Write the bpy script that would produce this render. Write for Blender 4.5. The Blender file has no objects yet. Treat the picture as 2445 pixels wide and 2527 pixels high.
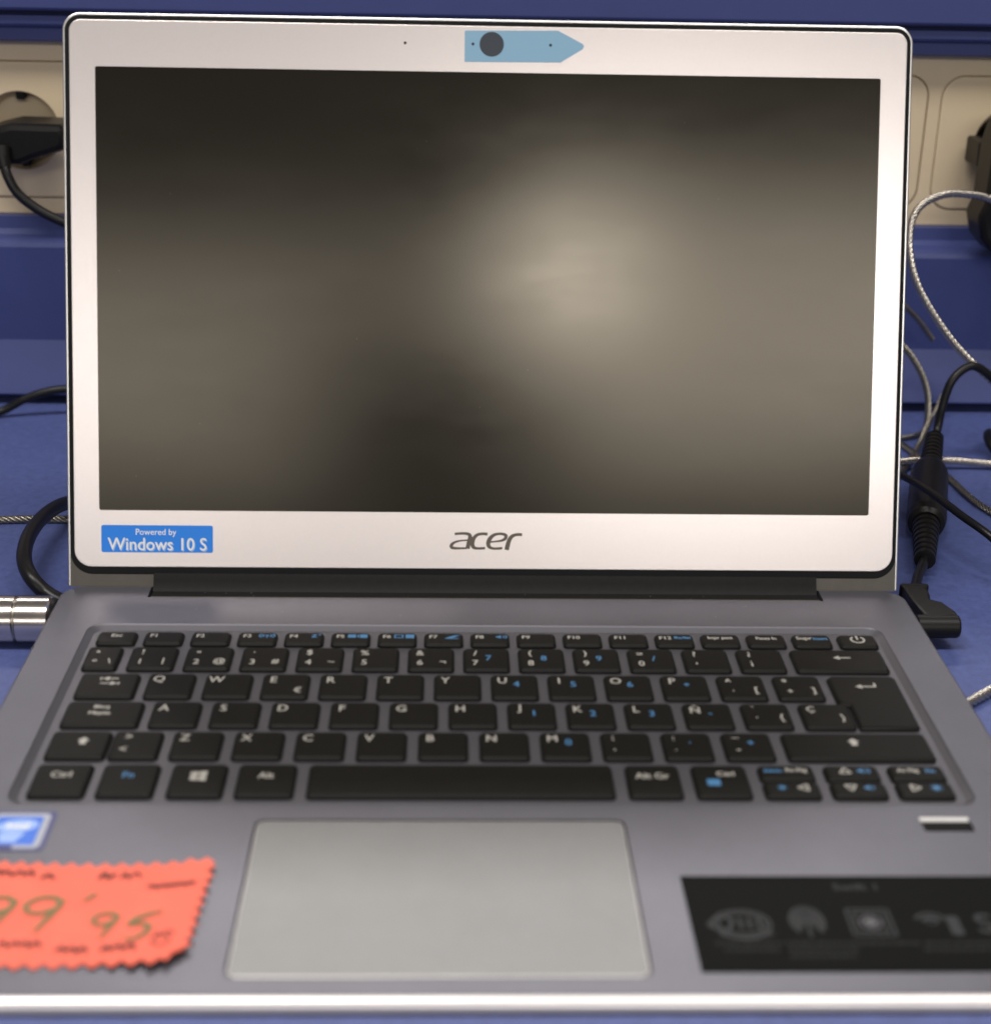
import bpy, bmesh, math, random
from mathutils import Vector, Matrix
from mathutils.geometry import tessellate_polygon

random.seed(7)
SC = bpy.context.scene
COL = SC.collection
K = 0.001                      # everything below is written in millimetres
PI = math.pi

# ------------------------------------------------------------------ camera
cam = bpy.data.cameras.new("camera")
cam.sensor_fit = 'HORIZONTAL'
cam.sensor_width = 36.0
cam.lens = 3837.9 / 2445.0 * 36.0
cam.shift_x = 0.0020
cam.clip_start = 0.01
cam.clip_end = 60.0
cam.dof.use_dof = True
cam.dof.focus_distance = 0.642
cam.dof.aperture_fstop = 9.3
co = bpy.data.objects.new("camera", cam)
COL.objects.link(co)
co.location = (-15.6857 * K, -540.8328 * K, 254.2661 * K)
co.rotation_euler = (1.1801, -0.0185, -0.0256)
SC.camera = co

# ------------------------------------------------------------------ light
SC.view_settings.view_transform = 'Standard'
SC.view_settings.look = 'None'
SC.view_settings.exposure = 0.18
SC.view_settings.gamma = 1.0
SC.cycles.use_denoising = True
SC.cycles.max_bounces = 8
SC.cycles.sample_clamp_indirect = 6.0
W = bpy.data.worlds.new("World")
SC.world = W
W.use_nodes = True
bg = W.node_tree.nodes["Background"]
bg.inputs[0].default_value = (1.0, 0.93, 0.86, 1)
bg.inputs[1].default_value = 0.13


def lamp(name, loc, target, sx, sy, power, col=(1, 0.95, 0.895)):
    l = bpy.data.lights.new(name, 'AREA')
    l.shape = 'RECTANGLE'
    l.size, l.size_y = sx, sy
    l.energy = power
    l.color = col
    o = bpy.data.objects.new(name, l)
    COL.objects.link(o)
    o.location = loc
    o.rotation_euler = (Vector(target) - Vector(loc)).to_track_quat('-Z', 'Y').to_euler()
    return o


# shop ceiling lamps: rows of fluorescent fittings receding behind the photographer
lamp("ceiling_lamp", (0.40, -4.55, 2.0), (0.40, -4.55, 0), 0.27, 0.80, 21)
lamp("ceiling_lamp", (1.42, -5.5, 2.0), (1.42, -5.5, 0), 1.8, 3.2, 92)
lamp("ceiling_lamp", (-1.65, -5.9, 2.0), (-1.65, -5.9, 0), 2.0, 3.0, 64)
lamp("ceiling_lamp", (-0.20, -4.75, 2.0), (-0.20, -4.75, 0), 0.9, 0.7, 6.5)
lamp("ceiling_lamp", (-0.65, -0.60, 2.0), (-0.65, -0.6, 0), 1.2, 0.35, 27)
lamp("ceiling_lamp", (0.85, -0.55, 2.0), (0.85, -0.55, 0), 1.2, 0.35, 14)
lamp("ceiling_lamp", (0.0, 2.1, 2.0), (0.0, 2.1, 0), 2.2, 0.5, 50)


# ------------------------------------------------------------------ materials
def hexlin(r, g, b):
    f = lambda c: (c / 255 / 12.92) if c <= 10 else ((c / 255 + 0.055) / 1.055) ** 2.4
    return (f(r), f(g), f(b))


def mat(name, col, rough=0.5, metal=0.0, spec=0.5, var=0.0, vscale=120.0, bump=0.0, bscale=900.0, rvar=0.0,
        coat=0.0, trans=0.0, stretch=(1, 1, 1), aniso=0.0):
    m = bpy.data.materials.new(name)
    m.use_nodes = True
    nt = m.node_tree
    b = nt.nodes["Principled BSDF"]
    b.inputs["Base Color"].default_value = (*col, 1)
    b.inputs["Roughness"].default_value = rough
    b.inputs["Metallic"].default_value = metal
    b.inputs["Specular IOR Level"].default_value = spec
    b.inputs["Coat Weight"].default_value = coat
    b.inputs["Transmission Weight"].default_value = trans
    if var or bump or rvar:
        tc = nt.nodes.new("ShaderNodeTexCoord")
        mp = nt.nodes.new("ShaderNodeMapping")
        mp.inputs["Scale"].default_value = stretch
        nt.links.new(tc.outputs["Object"], mp.inputs[0])
    if var or rvar:
        n = nt.nodes.new("ShaderNodeTexNoise")
        n.inputs["Scale"].default_value = vscale
        n.inputs["Detail"].default_value = 6
        n.inputs["Roughness"].default_value = 0.65
        nt.links.new(mp.outputs[0], n.inputs["Vector"])
        if var:
            mr = nt.nodes.new("ShaderNodeMapRange")
            mr.inputs[1].default_value, mr.inputs[2].default_value = 0.25, 0.75
            mr.inputs[3].default_value, mr.inputs[4].default_value = 1 - var, 1 + var
            nt.links.new(n.outputs[0], mr.inputs[0])
            mx = nt.nodes.new("ShaderNodeMix")
            mx.data_type = 'RGBA'
            mx.blend_type = 'MULTIPLY'
            mx.inputs[0].default_value = 1
            mx.inputs[6].default_value = (*col, 1)
            nt.links.new(mr.outputs[0], mx.inputs[7])
            nt.links.new(mx.outputs[2], b.inputs["Base Color"])
        if rvar:
            mr2 = nt.nodes.new("ShaderNodeMapRange")
            mr2.inputs[1].default_value, mr2.inputs[2].default_value = 0.25, 0.75
            mr2.inputs[3].default_value, mr2.inputs[4].default_value = rough - rvar, rough + rvar
            nt.links.new(n.outputs[0], mr2.inputs[0])
            nt.links.new(mr2.outputs[0], b.inputs["Roughness"])
    if bump:
        n2 = nt.nodes.new("ShaderNodeTexNoise")
        n2.inputs["Scale"].default_value = bscale
        n2.inputs["Detail"].default_value = 3
        nt.links.new(mp.outputs[0], n2.inputs["Vector"])
        bp = nt.nodes.new("ShaderNodeBump")
        bp.inputs["Strength"].default_value = bump
        bp.inputs["Distance"].default_value = 0.0005
        nt.links.new(n2.outputs[0], bp.inputs["Height"])
        nt.links.new(bp.outputs[0], b.inputs["Normal"])
    return m


def display_mat(name):
    """matte anti-glare panel: black body under a soft, tail-free sheen"""
    m = bpy.data.materials.new(name)
    m.use_nodes = True
    nt = m.node_tree
    nt.nodes.remove(nt.nodes["Principled BSDF"])
    out = nt.nodes["Material Output"]
    d = nt.nodes.new("ShaderNodeBsdfDiffuse")
    d.inputs[0].default_value = (0.007, 0.0062, 0.005, 1)
    tc = nt.nodes.new("ShaderNodeTexCoord")
    mp = nt.nodes.new("ShaderNodeMapping")
    mp.inputs["Scale"].default_value = (1, 2.6, 1)
    nz = nt.nodes.new("ShaderNodeTexNoise")
    nz.inputs["Scale"].default_value = 14
    nz.inputs["Detail"].default_value = 7
    nz.inputs["Roughness"].default_value = 0.62
    nt.links.new(tc.outputs["Object"], mp.inputs[0])
    nt.links.new(mp.outputs[0], nz.inputs["Vector"])
    prev = d
    for w, r0, r1 in ((0.036, 0.158, 0.192), (0.008, 0.34, 0.40)):
        g = nt.nodes.new("ShaderNodeBsdfGlossy")
        g.distribution = 'BECKMANN'
        g.inputs["Color"].default_value = (w, w * 0.91, w * 0.75, 1)
        mr = nt.nodes.new("ShaderNodeMapRange")
        mr.inputs[1].default_value, mr.inputs[2].default_value = 0.3, 0.7
        mr.inputs[3].default_value, mr.inputs[4].default_value = r0, r1
        nt.links.new(nz.outputs[0], mr.inputs[0])
        nt.links.new(mr.outputs[0], g.inputs["Roughness"])
        ad = nt.nodes.new("ShaderNodeAddShader")
        nt.links.new(prev.outputs[0], ad.inputs[0])
        nt.links.new(g.outputs[0], ad.inputs[1])
        prev = ad
    nt.links.new(prev.outputs[0], out.inputs[0])
    return m


M = dict(
    shelf=mat("blue_laminate", (0.072, 0.099, 0.275), 0.55, var=0.22, vscale=260, bump=0.3, bscale=1500),
    panel=mat("blue_painted_metal", (0.056, 0.076, 0.235), 0.42, var=0.06, vscale=30, bump=0.05, bscale=900),
    beige=mat("beige_plastic", (0.75, 0.615, 0.415), 0.42, var=0.03, vscale=40),
    gap=mat("dark_gap", (0.02, 0.018, 0.015), 0.8),
    black=mat("black_plastic", (0.0065, 0.006, 0.0055), 0.42, spec=0.30, var=0.2, vscale=200, bump=0.08, bscale=2500),
    rubber=mat("black_rubber_cord", (0.006, 0.006, 0.0065), 0.36, spec=0.35, var=0.15, vscale=300),
    steel=mat("steel_wire", (0.58, 0.54, 0.48), 0.26, metal=1.0, var=0.2, vscale=500),
    steeldull=mat("tarnished_shaded_steel_wire", (0.30, 0.28, 0.24), 0.32, metal=1.0, var=0.25, vscale=500),
    chrome=mat("chrome", (0.62, 0.57, 0.54), 0.19, metal=1.0, rvar=0.04, vscale=80),
    deck=mat("grey_painted_aluminium", (0.130, 0.129, 0.153), 0.42, metal=0.68, var=0.07, vscale=40, bump=0.06, bscale=3500),
    tray=mat("grey_tray_aluminium", (0.118, 0.116, 0.134), 0.48, metal=0.5, var=0.04, vscale=40, bump=0.05, bscale=3500),
    pad=mat("touchpad_glass", (0.178, 0.180, 0.184), 0.38, metal=0.24, var=0.05, vscale=60, bump=0.04, bscale=3000),
    padrim=mat("touchpad_chamfer", (0.55, 0.54, 0.53), 0.30, metal=1.0),
    trim=mat("bright_silver_edge", (0.80, 0.77, 0.765), 0.34, metal=0.6),
    shell=mat("silver_lid_aluminium", (0.80, 0.79, 0.78), 0.30, metal=0.9),
    bezel=mat("silver_bezel_paint", (0.79, 0.735, 0.725), 0.28, metal=0.62, var=0.015, vscale=900, bump=0.05, bscale=2600),
    gasket=mat("rubber_gasket", (0.007, 0.008, 0.009), 0.6, spec=0.15),
    chin=mat("charcoal_plastic", (0.085, 0.078, 0.066), 0.45, var=0.1, vscale=200),
    hinge=mat("black_hinge_cover", (0.007, 0.007, 0.007), 0.62, spec=0.25, var=0.3, vscale=400),
    screen=display_mat("matte_display"),
    key=mat("black_key_plastic", (0.0062, 0.0057, 0.0046), 0.56, spec=0.20, var=0.2, vscale=150, bump=0.10, bscale=3500),
    legend=mat("legend_white", (0.44, 0.425, 0.39), 0.5),
    legendblue=mat("legend_blue", (0.065, 0.21, 0.42), 0.5),
    film=mat("blue_camera_film", (0.235, 0.43, 0.60), 0.45),
    camglass=mat("camera_glass", (0.025, 0.035, 0.05), 0.35),
    hole=mat("pin_hole", (0.012, 0.012, 0.012), 0.6),
    logo=mat("logo_print", (0.105, 0.085, 0.066), 0.4),
    osblue=mat("sticker_blue", (0.008, 0.22, 0.82), 0.4),
    osshade=mat("sticker_letter_shadow", (0.30, 0.48, 0.80), 0.4),
    white=mat("sticker_white", (0.86, 0.86, 0.86), 0.45),
    cpudark=mat("sticker_navy", (0.030, 0.030, 0.16), 0.35),
    cpusilver=mat("sticker_silver", (0.32, 0.34, 0.40), 0.35, metal=0.3),
    cpublue=mat("sticker_bright_blue", (0.006, 0.13, 0.70), 0.35),
    cpupale=mat("sticker_pale_blue", (0.30, 0.46, 0.86), 0.35),
    featblack=mat("sticker_black", (0.0045, 0.005, 0.005), 0.6, spec=0.07),
    featgrey=mat("sticker_grey_print", (0.036, 0.038, 0.041), 0.55, spec=0.15),
    featlight=mat("sticker_light_print", (0.12, 0.12, 0.13), 0.55, spec=0.15),
    featdim=mat("sticker_faint_print", (0.013, 0.0145, 0.014), 0.55, spec=0.15),
    paper=mat("salmon_card", (0.93, 0.190, 0.132), 0.75, spec=0.2, var=0.09, vscale=70, bump=0.10, bscale=1200),
    green=mat("green_ink", (0.20, 0.165, 0.065), 0.6),
    ink=mat("dark_ink", (0.12, 0.022, 0.018), 0.6),
    finger=mat("sensor_glass", (0.005, 0.0045, 0.0045), 0.5, spec=0.1),
    fingerrim=mat("sensor_white", (0.70, 0.69, 0.68), 0.5),  # plain white, not metallic; only on the rear bevel
)


# ------------------------------------------------------------------ mesh helpers (mm in, metres out)
def obj(name, verts, faces, m, parent=None, smooth=False, origin=(0, 0, 0), auto=None):
    me = bpy.data.meshes.new(name)
    ox, oy, oz = origin
    me.from_pydata([((x - ox) * K, (y - oy) * K, (z - oz) * K) for x, y, z in verts], [], faces)
    me.validate()
    bm = bmesh.new()
    bm.from_mesh(me)
    bmesh.ops.recalc_face_normals(bm, faces=bm.faces)
    if auto is not None:
        for f in bm.faces:
            f.smooth = True
        for e in bm.edges:
            if len(e.link_faces) == 2 and e.calc_face_angle(0) > math.radians(auto):
                e.smooth = False
    bm.to_mesh(me)
    bm.free()
    if smooth:
        me.polygons.foreach_set("use_smooth", [True] * len(me.polygons))
    me.materials.append(M[m])
    o = bpy.data.objects.new(name, me)
    COL.objects.link(o)
    if parent is not None:
        o.parent = parent
    else:
        o.location = (ox * K, oy * K, oz * K)
    return o


def tag(o, label, cat, group=None):
    o["label"] = label
    o["category"] = cat
    if group:
        o["group"] = group
    return o


def thing(name, label, cat, loc=(0, 0, 0), group=None):
    o = bpy.data.objects.new(name, None)
    o.empty_display_size = 0.02
    COL.objects.link(o)
    o.location = [c * K for c in loc]
    return tag(o, label, cat, group)


class MB:
    """collects verts / faces"""
    def __init__(s):
        s.v, s.f = [], []

    def add(s, v, f):
        n = len(s.v)
        s.v += [tuple(p) for p in v]
        s.f += [tuple(i + n for i in q) for q in f]
        return s

    def build(s, name, m, parent=None, **k):
        return obj(name, s.v, s.f, m, parent, **k)


def rr(x0, y0, x1, y1, r, n=6):
    """rounded rectangle, counter-clockwise; r a number or four radii (bl, br, tr, tl)"""
    rs = r if isinstance(r, (tuple, list)) else (r,) * 4
    cs = [(x0, y0, 1, 1, PI), (x1, y0, -1, 1, 1.5 * PI), (x1, y1, -1, -1, 0), (x0, y1, 1, -1, PI / 2)]
    out = []
    for (x, y, sx, sy, a0), rad in zip(cs, rs):
        if rad <= 0:
            out.append((x, y))
            continue
        for i in range(n + 1):
            a = a0 + PI / 2 * i / n
            out.append((x + sx * rad + rad * math.cos(a), y + sy * rad + rad * math.sin(a)))
    return out


def circle(cx, cy, r, n=32):
    return [(cx + r * math.cos(2 * PI * i / n), cy + r * math.sin(2 * PI * i / n)) for i in range(n)]


def inset(poly, d):
    out = []
    n = len(poly)
    for i in range(n):
        p, q, r = Vector(poly[i - 1]), Vector(poly[i]), Vector(poly[(i + 1) % n])
        a, b = (q - p), (r - q)
        if a.length < 1e-9 or b.length < 1e-9:
            out.append(tuple(q))
            continue
        a.normalize()
        b.normalize()
        na, nb = Vector((-a.y, a.x)), Vector((-b.y, b.x))
        m = na + nb
        m = m / max(m.dot(na), 0.3)
        out.append((q.x + m.x * d, q.y + m.y * d))
    return out


def fillpoly(mb, outer, holes, z):
    loops = [[Vector((x, y, 0)) for x, y in l] for l in [outer] + holes]
    pts = [(x, y, z) for l in [outer] + holes for x, y in l]
    mb.add(pts, tessellate_polygon(loops))


def plate(outer, holes=(), z0=0.0, z1=1.0, bev=0.0, mb=None, bottom=False):
    mb = mb or MB()
    holes = [list(h) for h in holes]
    top = inset(outer, bev) if bev else outer
    fillpoly(mb, top, holes, z1)
    n = len(outer)
    rings = [[(x, y, z1) for x, y in top]]
    if bev:
        rings.append([(x, y, z1 - 0.3 * bev) for x, y in inset(outer, bev * 0.3)])
        rings.append([(x, y, z1 - bev) for x, y in outer])
    rings.append([(x, y, z0) for x, y in outer])
    for a, b in zip(rings, rings[1:]):
        mb.add(a + b, [(i, (i + 1) % n, n + (i + 1) % n, n + i) for i in range(n)])
    for h in holes:
        k = len(h)
        mb.add([(x, y, z1) for x, y in h] + [(x, y, z0) for x, y in h],
               [(i, (i + 1) % k, k + (i + 1) % k, k + i) for i in range(k)])
    if bottom:
        fillpoly(mb, outer, holes, z0)
    return mb


def loft(rings, cap=(False, False), mb=None):
    mb = mb or MB()
    n = len(rings[0])
    for a, b in zip(rings, rings[1:]):
        mb.add(list(a) + list(b), [(i, (i + 1) % n, n + (i + 1) % n, n + i) for i in range(n)])
    if cap[0]:
        mb.add(rings[0], [tuple(range(n))])
    if cap[1]:
        mb.add(rings[-1], [tuple(range(n))])
    return mb


def prism(profile, x0, x1, mb=None):
    """profile of (y, z) points swept along x"""
    a = [(x0, y, z) for y, z in profile]
    b = [(x1, y, z) for y, z in profile]
    return loft([a, b], (True, True), mb)


def spline(pts, sub=10):
    pts = [Vector(p) for p in pts]
    P = [pts[0] * 2 - pts[1]] + pts + [pts[-1] * 2 - pts[-2]]
    out = []
    for i in range(1, len(P) - 2):
        a, b, c, d = P[i - 1], P[i], P[i + 1], P[i + 2]
        for k in range(sub):
            t = k / sub
            out.append(0.5 * ((2 * b) + (c - a) * t + (2 * a - 5 * b + 4 * c - d) * t * t + (3 * b - a - 3 * c + d) * t ** 3))
    out.append(pts[-1])
    return out


def frames(path):
    t = []
    for i in range(len(path)):
        d = path[min(i + 1, len(path) - 1)] - path[max(i - 1, 0)]
        t.append(d.normalized())
    n = t[0].orthogonal().normalized()
    fr = []
    for d in t:
        n = (n - d * n.dot(d)).normalized()
        fr.append((n, d.cross(n)))
    return fr


def tube(path, radius, seg=14, mb=None, caps=True):
    path = [Vector(p) for p in path]
    fr = frames(path)
    rings = []
    for i, (p, (a, b)) in enumerate(zip(path, fr)):
        r = radius[i] if isinstance(radius, (list, tuple)) else radius
        rings.append([tuple(p + (a * math.cos(2 * PI * k / seg) + b * math.sin(2 * PI * k / seg)) * r) for k in range(seg)])
    return loft(rings, (caps, caps), mb)


def resample(path, step):
    out = [path[0]]
    acc = 0
    for a, b in zip(path, path[1:]):
        L = (b - a).length
        if L == 0:
            continue
        while acc + L >= step:
            k = (step - acc) / L
            a = a + (b - a) * k
            out.append(a.copy())
            L = (b - a).length
            acc = 0
            if L == 0:
                break
        acc += L
    out.append(path[-1])
    return out


def rope(pts, rad, lay=13.0, strands=5):
    """wire rope: helical strands laid round a core"""
    path = resample(spline(pts, 12), 0.9)
    fr = frames(path)
    mb = MB()
    rs = rad * 0.375
    for s in range(strands):
        hp = []
        dist = 0
        for i, (p, (a, b)) in enumerate(zip(path, fr)):
            if i:
                dist += (path[i] - path[i - 1]).length
            ang = 2 * PI * (s / strands + dist / lay)
            hp.append(p + (a * math.cos(ang) + b * math.sin(ang)) * (rad - rs))
        tube(hp, rs, 6, mb)
    tube(path, rad * 0.30, 6, mb)
    return mb


def ribbon(mb, pts, w, z, sub=8, zf=None, taper=True):
    """flat pen stroke in the xy plane; w a number or list of widths"""
    path = spline([(x, y, 0) for x, y in pts], sub) if len(pts) > 2 else [Vector((x, y, 0)) for x, y in pts]
    n = len(path)
    L, Rr = [], []
    for i, p in enumerate(path):
        d = path[min(i + 1, n - 1)] - path[max(i - 1, 0)]
        d.normalize()
        nn = Vector((-d.y, d.x, 0))
        t = i / (n - 1)
        if isinstance(w, (list, tuple)):
            q = t * (len(w) - 1)
            j = min(int(q), len(w) - 2)
            ww = w[j] + (w[j + 1] - w[j]) * (q - j)
        else:
            ww = w
        L.append(p + nn * ww / 2)
        Rr.append(p - nn * ww / 2)
    hz = (lambda p: zf(p.x, p.y) + z) if zf else (lambda p: z)
    v = [(p.x, p.y, hz(p)) for p in L] + [(p.x, p.y, hz(p)) for p in Rr]
    mb.add(v, [(i, i + 1, n + i + 1, n + i) for i in range(n - 1)])


_txt = {}


def textgeo(s):
    if s not in _txt:
        cu = bpy.data.curves.new("glyphs", 'FONT')
        cu.body = s
        cu.size = 1.0
        cu.resolution_u = 3
        o = bpy.data.objects.new("glyphs", cu)
        COL.objects.link(o)
        dg = bpy.context.evaluated_depsgraph_get()
        me = bpy.data.meshes.new_from_object(o.evaluated_get(dg))
        v = [tuple(p.co) for p in me.vertices]
        f = [tuple(p.vertices) for p in me.polygons]
        bpy.data.objects.remove(o)
        bpy.data.meshes.remove(me)
        _txt[s] = (v, f)
    return _txt[s]


def text(mb, s, cx, cy, cap, z, sx=1.0, bold=0.0, shear=0.0, base=None):
    """lettering centred on cx, cy; cap = capital height"""
    v, f = textgeo(s)
    if not v:
        return
    k = cap / 0.70
    x0, x1 = min(p[0] for p in v), max(p[0] for p in v)
    y0, y1 = (min(p[1] for p in v), max(p[1] for p in v)) if base is None else (0, 0.70)
    mx, my = (x0 + x1) / 2, (y0 + y1) / 2
    offs = [(0, 0)] if not bold else [(-bold, 0), (bold, 0), (0, bold * 0.7), (0, -bold * 0.7)]
    for i, (dx, dy) in enumerate(offs):
        mb.add([((p[0] - mx) * k * sx + cx + dx + shear * (p[1] - my) * k, (p[1] - my) * k + cy + dy, z + 0.004 * i) for p in v], f)


# ================================================================== SETTING
def structure(o):
    o["kind"] = "structure"
    return o


SHZ = -16.0
# shelf top with a raised front lip
mb = MB()
prof = [(-300, -60), (-300, -3.4), (-297, -2.6), (-239.5, -2.6), (-238.2, -3.0), (-237.6, -4.0), (-237.6, SHZ), (420, SHZ), (420, -60)]
prism(prof, -900, 900, mb)
structure(mb.build("shelf", "shelf", auto=25))

# blue back panel: folded metal profile behind the sockets
prof = [(330, -11), (263.5, -11), (261.5, -9.5), (268.5, 18.5), (268.2, 20.5), (262.0, 70.0), (262.6, 72.2), (265.0, 73.0), (274, 74.2), (275.2, 75.2),
        (277, 76.5), (277, 83.2), (306, 83.4), (306, 171.2), (276, 171.4), (274.5, 172.4), (274.5, 178.4), (270, 179.4), (269, 180.6), (269, 184.4), (274, 185.0),
        (274, 186.2), (266.5, 187.2), (265.5, 188.5), (264, 262), (330, 262)]
mb = prism(prof, -900, 900)
structure(mb.build("back_panel", "panel", auto=20))

# ------------------------------------------------------------------ socket strip
CENT = [280 - 86 * i for i in range(7)]
SX, SZ = 39.25, (92.0, 160.8)
strip = thing("socket_strip", "long beige power socket strip set into the blue panel behind the laptop", "socket strip", (22, 285, 83.5))
OR = (22, 285, 83.5)


def wall(mbx):
    """turn a plate modelled in (x, z, depth) into the wall: local z -> towards the viewer (-y)"""
    mbx.v = [(x, 285 - d, z) for x, z, d in mbx.v]
    return mbx


holes = [rr(c - SX - 0.55, SZ[0] - 0.55, c + SX + 0.55, SZ[1] + 0.55, 11.5, 6) for c in CENT]
wall(plate(rr(-760, 83.6, 760, 171.0, 1.0, 3), holes, -4, 2.2)).build("housing", "beige", strip, origin=OR, auto=30)
wall(plate(rr(-740, 86, 740, 168, 0), [circle(c, 126.3, 21.5, 48) for c in CENT], -4.2, -3.0)).build("backing", "gap", strip, origin=OR)
for c in CENT:
    p = wall(plate(rr(c - SX, SZ[0], c + SX, SZ[1], 11, 6), [circle(c, 126.3, 20.0, 48)], -3, 2.6, 0.9)).build("socket_plate", "beige", strip, origin=OR, auto=40)
    mb = MB()
    prof = [(20.0, 2.6), (19.6, 1.6), (18.0, -5), (17.2, -8), (0.5, -8)]
    loft([[(x, z, d) for x, z in circle(c, 126.3, r, 48)] for r, d in prof], (False, True), mb)
    wall(mb).build("socket_well", "beige", p, origin=OR, auto=40)
    for s in (-1, 1):
        mb = plate(rr(c - 2.2, 126.3 + s * 17.4 - 2.4, c + 2.2, 126.3 + s * 17.4 + 2.4, 0.8, 2), (), -7.5, -1, 0.5)
        wall(mb).build("earth_clip", "black", p, origin=OR)
        wall(plate(circle(c + s * 9.5, 126.3, 2.6, 16), (), -7.95, -7.8)).build("pin_hole", "hole", p, origin=OR)

# ================================================================== LAPTOP
lap = thing("laptop", "open silver and grey laptop with black keyboard and dark matte screen", "laptop", (0, 0, SHZ))
LO = (0, 0, SHZ)

X0, X1, YF, YR = -160.3, 160.3, -234.6, -0.5
well = rr(-144.2, -150.5, 144.0, -32.2, 6.0, 6)
padhole = rr(-69.9, -227.8, 37.0, -158.0, 3.2, 5)
sensorhole = rr(123.5, -163.9, 138.2, -156.6, 0.8, 3)
outline = rr(X0, YF, X1, YR, (7, 7, 9, 9), 8)
dk = inset(outline, 0.7)
# deck outline with the hinge notch cut from its rear edge (first vertex of the rear-left corner is the notch insertion point)
idx = max(i for i, p in enumerate(dk) if p[0] > 140 and p[1] > YR - 1.0)
notch = [(128.2, dk[idx][1]), (128.2, -10.3), (-127.4, -10.3), (-127.4, dk[idx][1])]
deck_out = dk[:idx + 1] + notch + dk[idx + 1:]
mb = MB()
holes = [well, padhole, sensorhole]
fillpoly(mb, deck_out, holes, 0.0)
for h, depth in ((padhole, -1.6), (sensorhole, -2.0)):
    n = len(h)
    mb.add([(x, y, 0) for x, y in h] + [(x, y, depth) for x, y in h], [(i, (i + 1) % n, n + (i + 1) % n, n + i) for i in range(n)])
mb.add([(x, y, 0) for x, y in notch] + [(x, y, -4) for x, y in notch], [(0, 1, 5, 4), (1, 2, 6, 5), (2, 3, 7, 6)])
mb.build("deck", "deck", lap, origin=LO)


def ringz(d, z, fy=0.0):
    out = []
    for x, y in inset(outline, d):
        k = max(0.0, min(1.0, (-200 - y) / 34.0))
        out.append((x, y + fy * k, z))
    return out


rings = [ringz(0.7, 0), ringz(0.25, -0.18), ringz(0.02, -0.7), ringz(0, -3.2), ringz(1.2, -5.0), ringz(7, -13.2, 16), ringz(9, -14.2, 18)]
mb = loft(rings, (False, True))
fillpoly(mb, inset(outline, 3), [], -4.2)
mb.build("base_shell", "deck", lap, origin=LO, auto=40)
prism([(-234.5, -0.02), (-235.4, -0.35), (-236.3, -1.0), (-236.8, -1.9), (-236.8, -3.3), (-236.2, -3.8), (-234.5, -4.0)], -150, 150).build("front_trim", "trim", lap, origin=LO, auto=50)
for sx in (-1, 1):
    for yy in (-205, -22):
        plate(rr(sx * 120 - 14, yy - 4, sx * 120 + 14, yy + 4, 3.5, 5), (), SHZ, -14.0, 0.4, bottom=True).build("rubber_foot", "rubber", lap, origin=LO)

# keyboard tray: sunk floor with a sloping rim
w1 = [(x, y, -0.01) for x, y in well]
w2 = [(x, y, -0.45) for x, y in inset(well, 0.5)]
w3 = [(x, y, -1.55) for x, y in inset(well, 2.6)]
mb = loft([w1, w2, w3])
fillpoly(mb, inset(well, 2.6), [], -1.55)
mb.build("keyboard_tray", "tray", lap, origin=LO, auto=20)

# touchpad
tp = plate(inset(padhole, 0.35), (), -1.5, -0.12, 0.5).build("touchpad", "padrim", lap, origin=LO, auto=40)
plate(inset(padhole, 0.95), (), -0.5, -0.09).build("touch_surface", "pad", tp)
tp.children[0].data.transform(Matrix.Translation((0, 0, -SHZ * K)))

# fingerprint reader
fr_ = plate(inset(sensorhole, 0.1), (), -1.9, -0.5).build("fingerprint_reader", "finger", lap, origin=LO, auto=40)
prism([(-156.65, 0.05), (-158.1, -0.1), (-158.4, -0.9), (-156.65, -0.9)], 123.7, 138.0).build("sensor_bevel", "fingerrim", fr_, origin=LO)

# hinge cover
prism([(-8.5, -3.6), (-8.4, -1.6), (-7.9, -1.2), (-3.0, -1.0), (-1.7, 0.2), (-0.5, 2.4), (0.35, 4.2), (0.7, 4.7), (1.3, 4.9), (4.6, 4.0), (5.2, -8)], -126.6, 127.3).build(
    "hinge_cover", "hinge", lap, origin=LO, auto=35)
prism([(-10.2, -3.8), (-10.15, -0.6), (-9.8, -0.3), (-8.8, -0.35), (-8.45, -0.7), (-8.45, -3.8)], -126.4, 127.1).build("hinge_lip", "chin", lap, origin=LO)

# ------------------------------------------------------------------ keys
ZT, ZB = 0.12, -1.5
_kc = {}


def keymesh(w, h, poly=None):
    key = (round(w, 2), round(h, 2)) if poly is None else None
    if key in _kc and key is not None:
        return _kc[key]
    out = poly or rr(-w / 2, -h / 2, w / 2, h / 2, 1.7, 4)
    mb = MB()
    a, b, c, d = out, inset(out, 0.12), inset(out, 0.75), inset(out, 1.05)
    rings = [[(x, y, ZB) for x, y in a], [(x, y, -0.7) for x, y in b], [(x, y, -0.08) for x, y in c], [(x, y, ZT) for x, y in d]]
    loft(rings, (False, False), mb)
    fillpoly(mb, d, [], ZT)
    o = mb.build("key", "key", None, auto=38)
    me = o.data
    bpy.data.objects.remove(o)
    if key:
        _kc[key] = me
    return me


LZ = ZT + 0.012


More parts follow.
